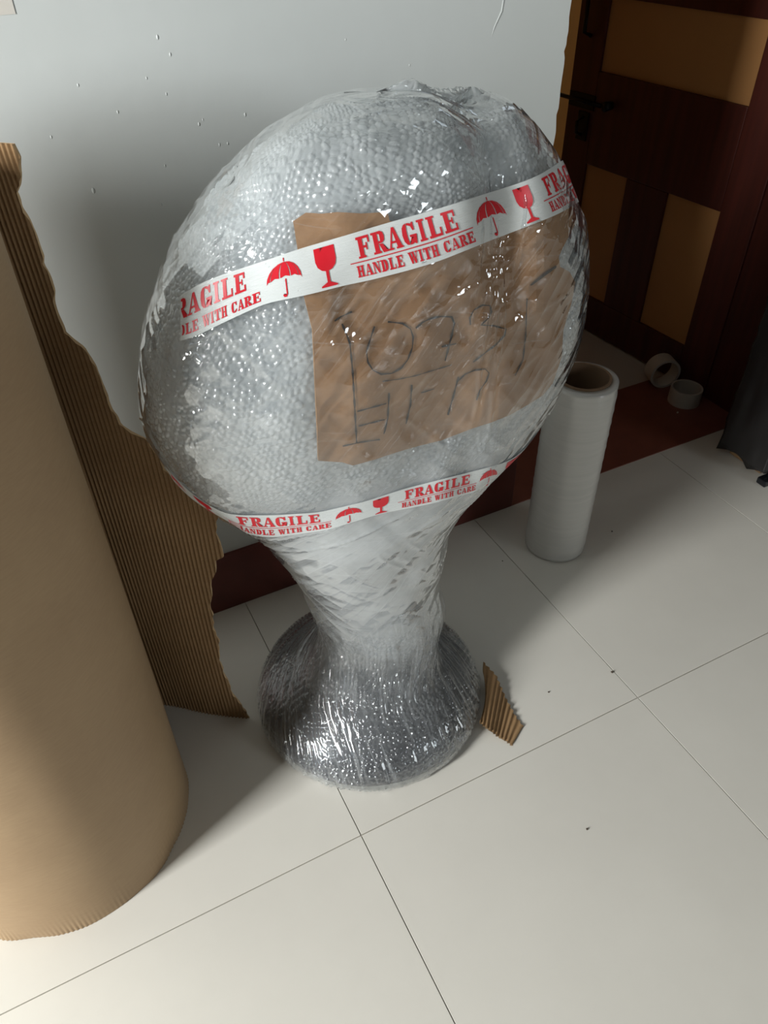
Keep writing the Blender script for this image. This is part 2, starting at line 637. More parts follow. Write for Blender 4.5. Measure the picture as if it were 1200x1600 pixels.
# left wall round the open doorway that lets the daylight in
struct(box('wall_left', (RX0 - 0.15, RY0, 0), (RX0, OPEN_Y0, H), 'farwall'), 'ochre wall beside the daylight doorway', 'wall')
struct(box('wall_left_corner', (RX0 - 0.15, OPEN_Y1, 0), (RX0, WY + WT, H), 'farwall'), 'ochre wall between the daylight doorway and the corner', 'wall')
struct(box('wall_left_lintel', (RX0 - 0.15, OPEN_Y0, OPEN_Z), (RX0, OPEN_Y1, H), 'farwall'), 'ochre wall above the daylight doorway', 'wall')
struct(box('wall_right', (RX1, RY0, 0), (RX1 + 0.15, 2.6, H), 'farwall'), 'ochre wall at the right end of the room', 'wall')
# wall behind the viewer, with a small window in it
for nm, lo_, hi_, lb in (('wall_front', (RX0, RY0 - 0.15, 0), (WX0, RY0, H), 'ochre wall behind the viewer'), ('wall_front_right', (WX1, RY0 - 0.15, 0), (RX1, RY0, H), 'ochre wall right of the window behind the viewer'),
                         ('wall_front_sill', (WX0, RY0 - 0.15, 0), (WX1, RY0, WZ0), 'ochre wall below the window behind the viewer'), ('wall_front_lintel', (WX0, RY0 - 0.15, WZ1), (WX1, RY0, H), 'ochre wall above the window behind the viewer')):
    struct(box(nm, lo_, hi_, 'farwall'), lb, 'wall')
struct(box('ceiling', (RX0 - 0.15, RY0 - 0.15, H), (RX1 + 0.15, WY + WT, H + 0.1), 'ceil'), 'grey plaster ceiling', 'ceiling')
struct(box('baseboard_back', (RX0, WY - 0.0085, 0.0), (DX0 - 0.0005, WY + 0.001, 0.154), 'skirt', None, 0.0015), 'dark red stone skirting along the white wall', 'baseboard')
struct(box('baseboard_back_right', (DX1 + 0.165, WY - 0.004, 0.0), (RX1, WY + 0.001, 0.154), 'skirt', None, 0.0015), 'dark red stone skirting beyond the doorway', 'baseboard')
struct(box('trim_1', (DX0, WY - 0.0075, -0.02), (DX1, WY + WT, 0.002), 'sill', None, 0.001), 'dark red stone door sill flush with the floor', 'sill')

# passage behind the doorway
struct(box('floor_passage', (-0.6, WY + WT, -0.05), (RX1, 2.6, 0.0), 'passage'), 'pale grey floor of the passage behind the doorway', 'floor')
struct(box('wall_passage', (-0.6, 2.1, 0), (RX1, 2.25, H), 'ochre_wall'), 'ochre painted wall of the passage behind the door', 'wall')

struct(box('wall_passage_side', (-0.75, WY + WT, 0), (-0.6, 2.25, H), 'ochre_wall'), 'ochre painted side wall of the passage', 'wall')
struct(box('ceiling_passage', (-0.75, WY + WT, H), (1.62, 2.6, H + 0.1), 'ceil'), 'grey ceiling over the near half of the passage', 'ceiling')

# small blemishes of the wall paint
for px, py, rr in [(246, 58, 1.6), (266, 85, 1.4), (229, 122, 1.1), (122, 133, 1.2), (260, 147, 1.2), (184, 175, 1.3), (80, 214, 1.2),
                   (311, 194, 1.5), (317, 187, 1.0), (383, 179, 1.5), (343, 226, 1.3), (356, 224, 1.3), (146, 298, 2.2), (258, 259, 1.2),
                   (640, 102, 1.0), (540, 62, 0.9), (252, 320, 1.2)]:
    q = on_wall(px, py, WY)
    bm = bmesh.new()
    bmesh.ops.create_uvsphere(bm, u_segments=8, v_segments=6, radius=1.0)
    for v in bm.verts:
        v.co = Vector((q[0] + v.co.x * 0.0010 * rr, WY + v.co.y * 0.0005 * rr, q[2] + v.co.z * 0.0019 * rr))
    link('paint_blister', bm_mesh(bm), 'wall', wall_back, True)
dr = [on_wall(*q, WY) for q in [(788, -6), (784, 18), (773, 42), (767, 60), (764, 90)]]
link('paint_run', tube_mesh([(q[0], WY + 0.0018, q[2]) for q in dr], [0.0026, 0.0026, 0.0024, 0.0018, 0.0012], 10), 'wall', wall_back, True)
q0, q1 = on_wall(-30, 26, WY), on_wall(25, -30, WY)
box('filler_patch', (q0[0] - 0.05, WY - 0.0008, q0[2] - 0.0), (on_wall(24, 20, WY)[0], WY + 0.001, q1[2] + 0.1), 'patch', wall_back)

# door frame and open door leaf
fr = empty('trim_2', (DX1, WY + 0.10, 0))
struct(fr, 'dark mahogany door frame lining the doorway', 'door frame')
box('jamb', (-0.045, -0.10, 0.0), (0.0, 0.11, 2.15), 'wood', fr, 0.003)
box('architrave', (-0.045, -0.125, 0.0), (0.16, -0.10, 2.23), 'wood', fr, 0.004)
box('jamb', (DX0 - DX1 + 0.003, 0.0, 0.0), (DX0 - DX1 + 0.045, 0.11, 2.15), 'wood', fr, 0.003)
box('head', (DX0 - DX1 + 0.045, 0.0, 2.10), (-0.045, 0.11, 2.15), 'wood', fr, 0.003)

ang = math.radians(4.0)
hx = 1.497 + 0.155 * math.sin(ang)
hy = 0.906 - 0.155 * math.cos(ang)
# local frame: +X runs from the hinge to the free edge, +Y is the face turned to the room (-X world)
door = empty('door_1', (hx, hy, 0.0), math.pi / 2 + ang)
struct(door, 'dark mahogany door standing open with ochre panels', 'door')
LW = 0.745
TH = 0.038


def dpart(name, s0, s1, z0, z1, y0=-TH, y1=0.0, mat='wood', bev=0.003):
    return box(name, (s0, y0, z0), (s1, y1, z1), mat, door, bev)


dpart('stile', 0.0, 0.11, 0.008, 2.09)
dpart('stile', 0.633, LW, 0.008, 2.09)
for z0, z1 in ((0.008, 0.124), (0.523, 0.777), (0.957, 1.09), (1.90, 2.09)):
    dpart('rail', 0.11, 0.633, z0, z1)
dpart('mullion', 0.297, 0.455, 0.124, 0.523)
dpart('mullion', 0.297, 0.455, 1.09, 1.90)
for s0, s1, z0, z1 in ((0.11, 0.297, 0.124, 0.523), (0.455, 0.633, 0.124, 0.523), (0.11, 0.633, 0.777, 0.957),
                       (0.11, 0.297, 1.09, 1.90), (0.455, 0.633, 1.09, 1.90)):
    dpart('panel', s0 - 0.002, s1 + 0.002, z0 - 0.002, z1 + 0.002, -0.026, -0.009, 'ochre', 0.0)
# bolt and lock on the free edge
lk = link('bolt', tube_mesh([(0.60, 0.006, 0.692), (0.795, 0.006, 0.692)], 0.006), 'iron', door, True)
box('bolt_plate', (0.63, 0.0, 0.672), (0.74, 0.004, 0.712), 'iron', door, 0.001)
link('bolt_knob', tube_mesh([(0.56, 0.004, 0.700), (0.56, 0.03, 0.700)], [0.011, 0.014], 12), 'iron', door, True)
box('lock_plate', (0.645, 0.0, 0.585), (0.69, 0.005, 0.665), 'iron', door, 0.002)
link('lock_staple', tube_mesh([(0.667, 0.004, 0.60), (0.667, 0.026, 0.61), (0.667, 0.028, 0.64), (0.667, 0.004, 0.65)], 0.005), 'iron', door, True)
link('pull_handle', tube_mesh([(0.685, 0.003, 0.86), (0.685, 0.03, 0.87), (0.685, 0.03, 0.95), (0.685, 0.003, 0.96)], 0.006), 'iron', door, True)

# ------------------------------------------------------------------ roll of corrugated cardboard
RC = np.array([-0.435, 0.27])
RR = 0.205
RH = 1.02
roll = tag(empty('corrugated_cardboard_roll', (RC[0], RC[1], 0)), 'tall upright roll of brown corrugated cardboard beside the white wall', 'cardboard roll')
# wound turns: one spiral strip with thickness
turns = 19
seg = 60
ns = turns * seg + 1
aa = np.linspace(0, turns * 2 * math.pi, ns)
rr_ = np.linspace(0.055, RR - 0.004, ns)
ring = []
for zz, off in ((0.003, 0.0), (0.003, 0.0032), (RH, 0.0032), (RH, 0.0)):
    ring.append(np.stack([(rr_ + off - 0.0035) * np.cos(aa + math.pi / 2), (rr_ + off - 0.0035) * np.sin(aa + math.pi / 2), aa * 0 + zz], -1))
P = np.stack(ring, 1)
link('wound_sheet', grid_mesh(P, wrap=True), 'kraft', roll)
# outermost turn: smooth liner with the flutes showing faintly, frayed at the bottom
nc = 184 * 6
a = np.linspace(0, 2 * math.pi, nc + 1)[:-1]
zr = np.concatenate([np.linspace(0.0, 0.06, 14), np.linspace(0.07, RH, 46)])
A, Z = np.meshgrid(a, zr)
ripple = 0.0007 * np.exp(-Z / 0.018) * (0.5 + 0.5 * vnoise(np.stack([A * 8, A * 0, A * 0], -1), 1.0, 9))
rad = RR + ripple * np.sin(A * 184) + 0.0022 * vnoise(np.stack([np.cos(A) * 2, np.sin(A) * 2, Z * 2.2], -1), 1.3, 5)
rad += 0.004 * np.exp(-Z / 0.02) * vnoise(np.stack([np.cos(A) * 5, np.sin(A) * 5, Z], -1), 1.0, 6)
Zj = Z.copy()
Zj[0] += 0.0008 * np.abs(vnoise(np.stack([A[0] * 30, A[0] * 0, A[0] * 0], -1), 1, 8))
P = np.stack([rad * np.cos(A), rad * np.sin(A), Zj], -1)
link('outer_liner', grid_mesh(P, wrap=True), 'kraft', roll, True)


def catmull(pts, n):
    pts = np.array(pts, float)
    e = np.concatenate([[2 * pts[0] - pts[1]], pts, [2 * pts[-1] - pts[-2]]])
    out = []
    for i in range(1, len(e) - 2):
        t = np.linspace(0, 1, 40, endpoint=False)[:, None]
        out.append(0.5 * (2 * e[i] + (e[i + 1] - e[i - 1]) * t + (2 * e[i - 1] - 5 * e[i] + 4 * e[i + 1] - e[i + 2]) * t ** 2
                          + (3 * e[i] - e[i - 1] - 3 * e[i + 1] + e[i + 2]) * t ** 3))
    out.append(pts[-1:])
    c = np.concatenate(out)
    s = np.concatenate([[0], np.cumsum(np.linalg.norm(np.diff(c, axis=0), axis=1))])
    q = np.linspace(0, s[-1], n)
    return np.stack([np.interp(q, s, c[:, k]) for k in range(c.shape[1])], -1), q, s


# loose torn end of the sheet, fluted side turned to the viewer
knots = [(-.435, .4755), (-.36, .472), (-.29, .453), (-.22, .411), (-.155, .355), (-.092, .311), (-.05, .286)]
path, sq, _ = catmull(knots, 520)
kn = np.array([sq[np.argmin(np.linalg.norm(path - np.array(k), axis=1))] for k in knots])
ez = [(0, 5.05), (0.03, 4.95), (0.099, 4.72), (0.20, 4.70), (0.317, 4.78), (0.38, 4.9), (0.40, 5.0), (0.425, 5.05), (0.43, 5.32), (0.46, 5.38), (0.48, 5.30), (0.536, 5.62),
      (0.56, 5.0), (0.593, 4.42), (0.62, 4.36), (0.643, 4.30), (0.655, 4.0), (0.665, 3.84), (0.70, 3.78), (0.729, 3.72), (0.765, 3.70), (0.781, 3.62), (0.79, 3.45), (0.80, 3.34),
      (0.84, 3.36), (0.875, 3.40), (0.91, 3.43), (0.94, 3.38), (0.955, 3.32), (0.971, 3.29), (0.982, 3.42), (0.99, 3.48), (1.01, 3.55), (1.023, 3.52)]
zrow = np.linspace(0, 1.023, 240)
se = np.interp(np.interp(zrow, [q[0] for q in ez], [q[1] for q in ez]), np.arange(7), kn)
se = se + 0.0022 * vnoise(np.stack([zrow * 0, zrow * 0, zrow], -1), 90, 21) + 0.0030 * vnoise(np.stack([zrow * 0, zrow * 0, zrow], -1), 30, 22)
tang = np.gradient(path, axis=0)
tang /= np.linalg.norm(tang, axis=1)[:, None]
nrm = np.stack([tang[:, 1], -tang[:, 0]], -1)      # towards the roll axis / the viewer
S = np.minimum(sq[None, :], se[:, None])


def flap(off_fn):
    X = np.interp(S, sq, path[:, 0])
    Y = np.interp(S, sq, path[:, 1])
    NX = np.interp(S, sq, nrm[:, 0])
    NY = np.interp(S, sq, nrm[:, 1])
    off = off_fn(S)
    # the free edge waves a little
    wv = 0.006 * np.clip((S - 0.18) / 0.2, 0, 1) * np.sin(zrow * 7.0)[:, None]
    return np.stack([X + NX * (off + wv) - RC[0], Y + NY * (off + wv) - RC[1], np.repeat(zrow[:, None], S.shape[1], 1)], -1)


front = flap(lambda s: 0.0036 + 0.0015 * np.sin(s * 2 * math.pi / 0.0068))
back = flap(lambda s: 0 * s)
fl = link('loose_end', grid_mesh(front), 'flute', roll, True)
link('liner', grid_mesh(back), 'kraft', fl, True)
edgeP = np.stack([back[:, -1], front[:, -1]], 1)
link('torn_edge', grid_mesh(edgeP), 'cardedge', fl)
for m_ in (fl.data,):
    bm = bmesh.new()
    bm.from_mesh(m_)
    bmesh.ops.dissolve_degenerate(bm, dist=1e-6, edges=bm.edges[:])
    bm.to_mesh(m_)
    bm.free()

# ------------------------------------------------------------------ the wrapped parcel
PKG = np.array([0.14, 0.255, 0.0])
ZK = np.array([.2, .26, .32, .38, .43, .48, .53, .58, .64, .70, .76, .82, .87, .91, .95, .98, 1.005, 1.025, 1.04, 1.05])
LK = np.array([.0497, .0458, .036, .0203, -.0007, -.0255, -.0543, -.0905, -.1284, -.1438, -.1399, -.1236, -.1019, -.0757, -.0371, .0014, .0307, .0577, .0922, .1391])
RK = np.array([.2888, .2796, .2744, .2726, .2805, .3111, .3697, .4324, .476, .496, .497, .487, .4702, .4459, .4162, .3857, .3598, .3338, .2903, .2126])
bz = [.14, .26, .38, .48, .58, .7, .82, .9, .96, 1.0, 1.03, 1.05]
BF = np.interp(ZK, bz, [.085, .088, .10, .115, .125, .132, .136, .137, .132, .116, .086, .035])
BB = np.interp(ZK, bz, [.085, .088, .10, .115, .13, .135, .135, .13, .115, .095, .06, .02])
ZT = 0.14 + (ZK - 0.14) * (1.0598 - 0.14) / (1.05 - 0.14)
BR = [(.003, .216), (.012, .2195), (.024, .22), (.045, .212), (.07, .193), (.095, .164), (.118, .138)]
base = np.array([(z, PKG[0] - r, PKG[0] + r, PKG[1] - r, PKG[1] + r, 2.0) for z, r in BR])
ups = np.stack([ZT, LK, RK, 0.25 - BF, 0.25 + BB, np.interp(ZK, [.2, .5], [2.1, 2.5])], -1)
SEC = np.concatenate([base, ups])


def body(nrow, ncol):
    """smooth outer surface: rows along the height (by arc length), columns round it"""
    mid = np.stack([(SEC[:, 1] + SEC[:, 2]) / 2, SEC[:, 0], (SEC[:, 2] - SEC[:, 1]) / 2], -1)
    s = np.concatenate([[0], np.cumsum(np.linalg.norm(np.diff(mid[:, 1:], axis=0), axis=1) + 1e-6)])
    q = np.linspace(0, s[-1], nrow)
    m = np.gradient(SEC, s, axis=0)
    i = np.clip(np.searchsorted(s, q) - 1, 0, len(s) - 2)
    h = (s[i + 1] - s[i])[:, None]
    t = ((q - s[i])[:, None]) / h
    D = (2 * t ** 3 - 3 * t ** 2 + 1) * SEC[i] + (t ** 3 - 2 * t ** 2 + t) * h * m[i] + (-2 * t ** 3 + 3 * t ** 2) * SEC[i + 1] + (t ** 3 - t ** 2) * h * m[i + 1]
    th = np.linspace(0, 2 * math.pi, ncol, endpoint=False)
    c, sn = np.cos(th), np.sin(th)
    ex = D[:, 5:6]
    k = (np.abs(c) ** ex + np.abs(sn) ** ex) ** (-1 / ex)
    xc, ac = (D[:, 1] + D[:, 2]) / 2, np.maximum((D[:, 2] - D[:, 1]) / 2, .001)
    yc = np.interp(D[:, 0], [.1, .2], [PKG[1], .25])
    fF, fB = yc - D[:, 3], D[:, 4] - yc
    X = xc[:, None] + ac[:, None] * (k * c)
    Y = yc[:, None] + np.where(sn < 0, fF[:, None], fB[:, None]) * (k * sn)
    Z = np.repeat(D[:, 0:1], ncol, 1)
    up_ = np.clip((Z - .83) / .15, 0, 1)
    Z = Z - .016 * np.exp(-((X - .27) / .035) ** 2) * up_
    Y = Y + np.where(Y < .25, 1, -1) * 0.016 * np.exp(-((X - .27 + 0.15 * (Z - 1.0)) / .03) ** 2) * np.clip((Z - .78) / .12, 0, 1)
    P = np.stack([X, Y, Z], -1)
    return P, q


def normals(P):
    du = np.roll(P, -1, 1) - np.roll(P, 1, 1)
    dv = np.gradient(P, axis=0)
    n = np.cross(du, dv)
    return n / (np.linalg.norm(n, axis=-1, keepdims=True) + 1e-12)


def arc(P):
    d = np.linalg.norm(np.roll(P, -1, 1) - P, axis=-1)
    c = np.concatenate([np.zeros((len(P), 1)), np.cumsum(d, 1)[:, :-1]], 1)
    k = int(round(P.shape[1] * 0.75))
    return c - c[:, k:k + 1]


def lumps(P):
    """soft folds of the padding"""
    l = 0.0060 * vnoise(P, 10, 31) + 0.0030 * vnoise(P * np.array([1, 1, .6]), 24, 32)
    return l * np.clip((P[..., 2] - 0.10) / 0.12, 0, 1)


pkg = tag(empty('wrapped_parcel', (PKG[0], PKG[1], 0)), 'large round-headed parcel on a disc foot, wrapped in bubble wrap and clear film', 'parcel')


def local(P):
    return P - PKG


# film skin (the outermost surface), built first because the label and tapes lie on it
Ps, qs = body(260, 360)
Ps = Ps + normals(Ps) * lumps(Ps)[..., None]
Pf, qf = body(380, 820)
Pf = Pf + normals(Pf) * lumps(Pf)[..., None]
Nf = normals(Pf)
ell = arc(Pf)
vf = np.repeat(qf[:, None], Pf.shape[1], 1)
uvf = np.stack([ell, vf], -1)
zero = ell * 0
foot_ = np.clip((.30 - Pf[..., 2]) / .1, 0, 1)
# creases: soft waves, sharp diagonal pulls, gathers fanning out over the foot, upright folds in the dip of the head
wr = 0.0009 * vnoise(np.stack([ell * 45 + vf * 34, vf * 6 - ell * 4, zero], -1), 1.0, 41)
patchy = np.clip(vnoise(Pf, 9, 45) * 1.6 + 0.3, 0, 1)
wr += 0.0019 * (1 - np.abs(vnoise(np.stack([ell * 30 + vf * 26, vf * 4 - ell * 4, zero], -1), 1.0, 43))) ** 8 * patchy * (1 - foot_)
wr += 0.0016 * (1 - np.abs(vnoise(np.stack([ell * 14 - vf * 34, vf * 4 + ell * 4, zero], -1), 1.0, 46))) ** 8 * (1 - patchy) * (1 - foot_)
wr += 0.0030 * (1 - np.abs(vnoise(np.stack([ell * 42, vf * 5, zero], -1), 1.0, 42))) ** 6 * foot_
for xk, z0, z1, hh in ((.256, .66, 1.0, .0032), (.270, .74, 1.02, .0036), (.283, .62, .95, .0026), (.300, .80, 1.0, .002), (.238, .80, .97, .002)):
    xs_ = xk + 0.05 * (Pf[..., 2] - .9) + 0.003 * np.sin(Pf[..., 2] * 40 + xk * 90)
    wr += hh * np.exp(-((Pf[..., 0] - xs_) / .0030) ** 2) * np.clip((Pf[..., 2] - z0) / .05, 0, 1) * np.clip((z1 - Pf[..., 2]) / .05, 0, 1) * (Pf[..., 1] < .25)
Pfilm = Pf + Nf * (wr - 0.0025 * np.clip((0.16 - Pf[..., 2]) / 0.06, 0, 1))[..., None]
film_me = grid_mesh(local(Pfilm), wrap=True, uv=uvf, cap_top=True)
film = link('stretch_film', film_me, 'film', pkg, True)
film['label'] = 'clear creased stretch film'

# bubble wrap under it
Pb, qb = body(720, 940)
Pb = Pb + normals(Pb) * lumps(Pb)[..., None]
Nb = normals(Pb)
eb = arc(Pb)
pit = 0.0090
vv = np.repeat(qb[:, None], Pb.shape[1], 1)
# the sheet is wound on in pieces lying at different angles
patch = np.floor((vnoise(Pb + 0.03 * vnoise(Pb, 20, 54)[..., None], 6.5, 51) + 1) * 2.2)
ra = patch * 0.62
ca, sa = np.cos(ra), np.sin(ra)
uu, vv = eb * ca + vv * sa + 0.010 * vnoise(Pb, 17, 55) + 0.0035 * vnoise(Pb, 70, 58), vv * ca - eb * sa + 0.010 * vnoise(Pb, 17, 56) + 0.0035 * vnoise(Pb, 70, 59)
row = np.round(vv / (pit * 0.866))
best = np.full(uu.shape, 9.0)
full_ = np.ones(uu.shape)
for dr_ in (-1, 0, 1):
    rw = row + dr_
    ci = np.round(uu / pit - 0.5 * (rw % 2))
    cx = (ci + 0.5 * (rw % 2)) * pit
    d2 = (uu - cx) ** 2 + (vv - rw * pit * 0.866) ** 2
    hsh = np.abs(np.sin(ci * 12.9898 + rw * 78.233 + patch * 3.1) * 43758.5453) % 1.0
    nearer = d2 < best
    full_ = np.where(nearer, np.clip(hsh * 1.7, 0.12, 1.0), full_)      # some bubbles have gone flat
    best = np.minimum(best, d2)
bub = full_ * 0.0030 * np.sqrt(np.clip(1 - best / 0.0041 ** 2, 0, 1))
inset = -0.0072 + 0.003 * np.clip(vnoise(Pb, 16, 53), -1, 1) - 0.003 * np.abs(vnoise(Pb * np.array([1, 1, .5]), 22, 57))
inset = inset * np.clip(Pb[..., 2] / 0.02, 0.35, 1) * np.interp(Pb[..., 2], [0.08, 0.2], [0.4, 1.0]) * np.linspace(720, 0, 720)[:, None].clip(0, 40) / 40 - 0.0022 - 0.004 * (np.arange(720) > 668)[:, None]
Pb = Pb + Nb * (inset + bub)[..., None]
Pb[..., 2] = np.maximum(Pb[..., 2], 0.0025)
bw = link('bubble_wrap', grid_mesh(local(Pb), wrap=True, cap_top=True), 'bubble', pkg, True)
bw['kind'] = 'stuff'
bw['label'] = 'milky bubble wrap'

# what is wrapped: a dark disc foot, a post and a round padded head
core = [(0.0, .004), (.203, .004), (.210, .014), (.207, .033), (.188, .058), (.156, .082), (.120, .104), (.085, .125), (.065, .16), (0.0, .16)]
link('disc_foot', lathe_mesh(core, 64, (0, 0, 0), False), 'inner_dark', pkg, True)
post = [(0.0, .15), (.062, .15), (.052, .25), (.052, .48), (.0, .48)]
link('post', lathe_mesh(post, 40, (0.035, -0.003, 0), False), 'inner_grey', pkg, True)
Pc, qc = body(140, 120)
Pc = Pc - normals(Pc) * 0.026
hm = Pc[:, 0, 2] > 0.46
Pc = Pc[hm]
Pc = np.concatenate([np.repeat(Pc[:1].mean(1, keepdims=True), Pc.shape[1], 1), Pc[Pc[:, 0, 2] < 0.985]])
link('round_head', grid_mesh(local(Pc), wrap=True, cap_top=True), 'inner_grey', pkg, True)

# surface for laying things on
bvh = BVHTree.FromPolygons([tuple(v) for v in Ps.reshape(-1, 3)],
                           [(r * 360 + c, r * 360 + (c + 1) % 360, (r + 1) * 360 + (c + 1) % 360, (r + 1) * 360 + c) for r in range(259) for c in range(360)])
Ovec = Vector(CAM)


def lay(x, y):
    d = Vector(ray(x, y)).normalized()
    hit = bvh.ray_cast(Ovec, d)
    if hit[0] is None:
        best_, bd = None, 9
        for k in np.linspace(0.7, 1.5, 60):
            p_, n_, i_, dd = bvh.find_nearest(Ovec + d * k)
            if dd < bd:
                best_, bd = (p_, n_), dd
        return best_
    return hit[0], (hit[1] if hit[1].dot(d) < 0 else -hit[1])


def map_bm(bm, fn, name, mat, parent, thick=0.0):
    """carry a flat mesh to a surface with fn(x, y) -> (point, normal)"""
    vn = {}
    for v in bm.verts:
        p_, n_ = fn(v.co.x, v.co.y)
        vn[v] = n_
        v.co = p_ - Vector(PKG)
    bm.normal_update()
    s = sum(f.normal.dot(vn[f.verts[0]]) * f.calc_area() for f in bm.faces)
    if s < 0:
        bmesh.ops.reverse_faces(bm, faces=bm.faces[:])
    if thick:
        r = bmesh.ops.extrude_face_region(bm, geom=bm.faces[:])
        nv = [e for e in r['geom'] if isinstance(e, bmesh.types.BMVert)]
        old = list(vn.keys())
        # the extruded copy becomes the outer face; the originals sink by the thickness
        for v in old:
            if v.is_valid:
                v.co = v.co - vn[v] * thick
        bmesh.ops.recalc_face_normals(bm, faces=bm.faces[:])
    return link(name, bm_mesh(bm), mat, parent, True)


def zpx(pts, x0, y0, k):
    return [(x0 + x * k, y0 + y * k) for x, y in pts]


# cardboard label
cpoly = zpx([(42, 108), (62, 95), (90, 76), (150, 80), (210, 74), (300, 80), (400, 76), (408, 110)], 440, 300, .41667)
cpoly += [(640, 352), (720, 336), (800, 318), (860, 306), (893, 312)]
cpoly += zpx([(1108, 78), (1112, 110), (1085, 165), (1060, 210), (1045, 245), (1050, 282), (1085, 300), (1108, 340), (1092, 420), (1062, 520), (1056, 620), (1022, 720),
              (985, 765), (930, 800), (860, 840), (790, 868), (720, 890), (600, 935), (520, 955), (440, 978), (350, 1008), (270, 1030), (230, 1018), (140, 1012), (137, 900), (126, 700),
              (118, 520), (85, 390), (60, 210)], 440, 300, .41667)


def lay_off(off):
    def f(x, y):
        p_, n_ = lay(x, y)
        return p_ + n_ * off, n_
    return f


label = map_bm(fill2d([cpoly], (12, 12)), lay_off(-0.0022), 'cardboard_label', 'card', pkg, 0.003)
for poly in label.data.polygons:
    poly.use_smooth = False
label['label'] = 'torn brown cardboard label under the film'
slot = zpx([(932, 350), (985, 306), (1032, 276), (1034, 284), (990, 316), (940, 352)], 440, 300, .41667)
map_bm(fill2d([slot], (10, 10)), lay_off(-0.0010), 'slot', 'slot', label)


def ribbon(pts, w):
    pts = [np.array(p_, float) for p_ in pts]
    # resample
    out = []
    for a_, b_ in zip(pts[:-1], pts[1:]):
        n = max(1, int(np.linalg.norm(b_ - a_) / 6))
        out += [a_ + (b_ - a_) * k / n for k in range(n)]
    out.append(pts[-1])
    quads = []
    L_, R_ = [], []
    for i, p_ in enumerate(out):
        d = out[min(i + 1, len(out) - 1)] - out[max(i - 1, 0)]
        d = d / (np.linalg.norm(d) + 1e-9)
        nn = np.array([-d[1], d[0]])
        ww = w * (0.75 + 0.35 * math.sin(i * 1.7)) / 2
        L_.append(p_ + nn * ww)
        R_.append(p_ - nn * ww)
    for i in range(len(out) - 1):
        quads.append([tuple(L_[i]), tuple(R_[i]), tuple(R_[i + 1]), tuple(L_[i + 1])])
    return quads


strokes = [
    ([(200, 485), (225, 468), (265, 450)], 1.6), ([(228, 495), (245, 535), (258, 570), (268, 680), (275, 800), (283, 945)], 2.0),
    ([(230, 955), (300, 940), (370, 930)], 1.4),
    ([(350, 505), (335, 550), (320, 600), (325, 640), (345, 670), (375, 685), (415, 682), (450, 662), (475, 630), (492, 585), (495, 545), (485, 515), (455, 494), (400, 488)], 1.8),
    ([(505, 512), (530, 490), (560, 476), (600, 468), (640, 470), (650, 495), (640, 540), (628, 585), (615, 635)], 2.0), ([(602, 582), (657, 570)], 1.8),
    ([(710, 500), (708, 475), (722, 445), (755, 425), (785, 427), (790, 450), (775, 478), (750, 500), (800, 503), (845, 515), (838, 540), (805, 575), (765, 605), (720, 640)], 1.6),
    ([(922, 400), (920, 470), (918, 540), (908, 630), (878, 690)], 1.2),
    ([(380, 712), (440, 704), (500, 692), (640, 650)], 1.0),
    ([(405, 755), (400, 850), (385, 910)], 1.8), ([(285, 825), (395, 795)], 1.5), ([(290, 880), (388, 855)], 1.5), ([(490, 725), (485, 800), (468, 872)], 1.8),
    ([(525, 755), (575, 740)], 1.2),
    ([(665, 695), (645, 770), (625, 838)], 1.8), ([(660, 712), (690, 685), (725, 670), (765, 665), (780, 680), (770, 710), (745, 745), (733, 782)], 1.5),
]
for s_, w_ in strokes:
    map_bm(fill2d(ribbon(zpx(s_, 440, 300, .41667), w_ * 1.8), (400, 400)), lay_off(-0.0010), 'marker_stroke', 'ink', label)

# ---- printed tape
G = {}
b_ = lambda x0, y0, x1, y1: [(x0, y0), (x1, y0), (x1, y1), (x0, y1)]
STEM = [b_(.13, 0, .45, 1), b_(.0, 0, .56, .10), b_(.0, .90, .3, 1)]
G['F'] = STEM + [b_(.0, .88, .96, 1), b_(.84, .66, .96, .9), b_(.47, .45, .72, .56), b_(.66, .34, .76, .68)]
G['E'] = STEM + [b_(.0, .88, .94, 1), b_(.82, .68, .94, .9), b_(.47, .46, .70, .56), b_(.64, .36, .74, .66), b_(0, 0, .98, .12), b_(.86, .1, .98, .34)]
G['L'] = STEM + [b_(0, .90, .58, 1), b_(0, 0, .96, .12), b_(.84, .1, .96, .40)]
G['I'] = [b_(.28, 0, .72, 1), b_(.08, 0, .92, .10), b_(.08, .90, .92, 1)]
G['R'] = STEM + [[(.47, 1), (.47, .88), (.62, .86), (.62, .56), (.47, .54), (.47, .44), (.75, .46), (.92, .56), (.96, .74), (.90, .92), (.72, 1)],
                 [(.50, .42), (.74, .42), (.90, .10), (1.06, .10), (1.06, 0), (.70, 0)]]
G['A'] = [[(.06, .08), (.18, .08), (.50, .90), (.44, 1)], [(.44, 1), (.62, 1), (.98, .08), (.64, .08)], b_(.28, .28, .62, .38), b_(-.04, 0, .34, .09), b_(.54, 0, 1.06, .09)]
G['G'] = [[(.40, 1), (.22, .96), (.06, .82), (0, .5), (.06, .2), (.22, .04), (.40, 0), (.40, .10), (.36, .3), (.35, .5), (.36, .7), (.40, .9)],
          [(.45, 1), (.45, .90), (.70, .82), (.80, .62), (.92, .62), (.92, 1), (.82, 1), (.76, .93), (.62, .98)],
          [(.45, 0), (.45, .10), (.62, .14), (.62, .34), (.52, .34), (.52, .44), (1.02, .44), (1.02, .34), (.94, .34), (.94, 0), (.84, 0), (.78, .06), (.62, .01)]]
G['C'] = [G['G'][0], G['G'][1], [(.45, 0), (.45, .10), (.66, .12), (.84, .32), (.94, .28), (.84, .08), (.66, .0)]]
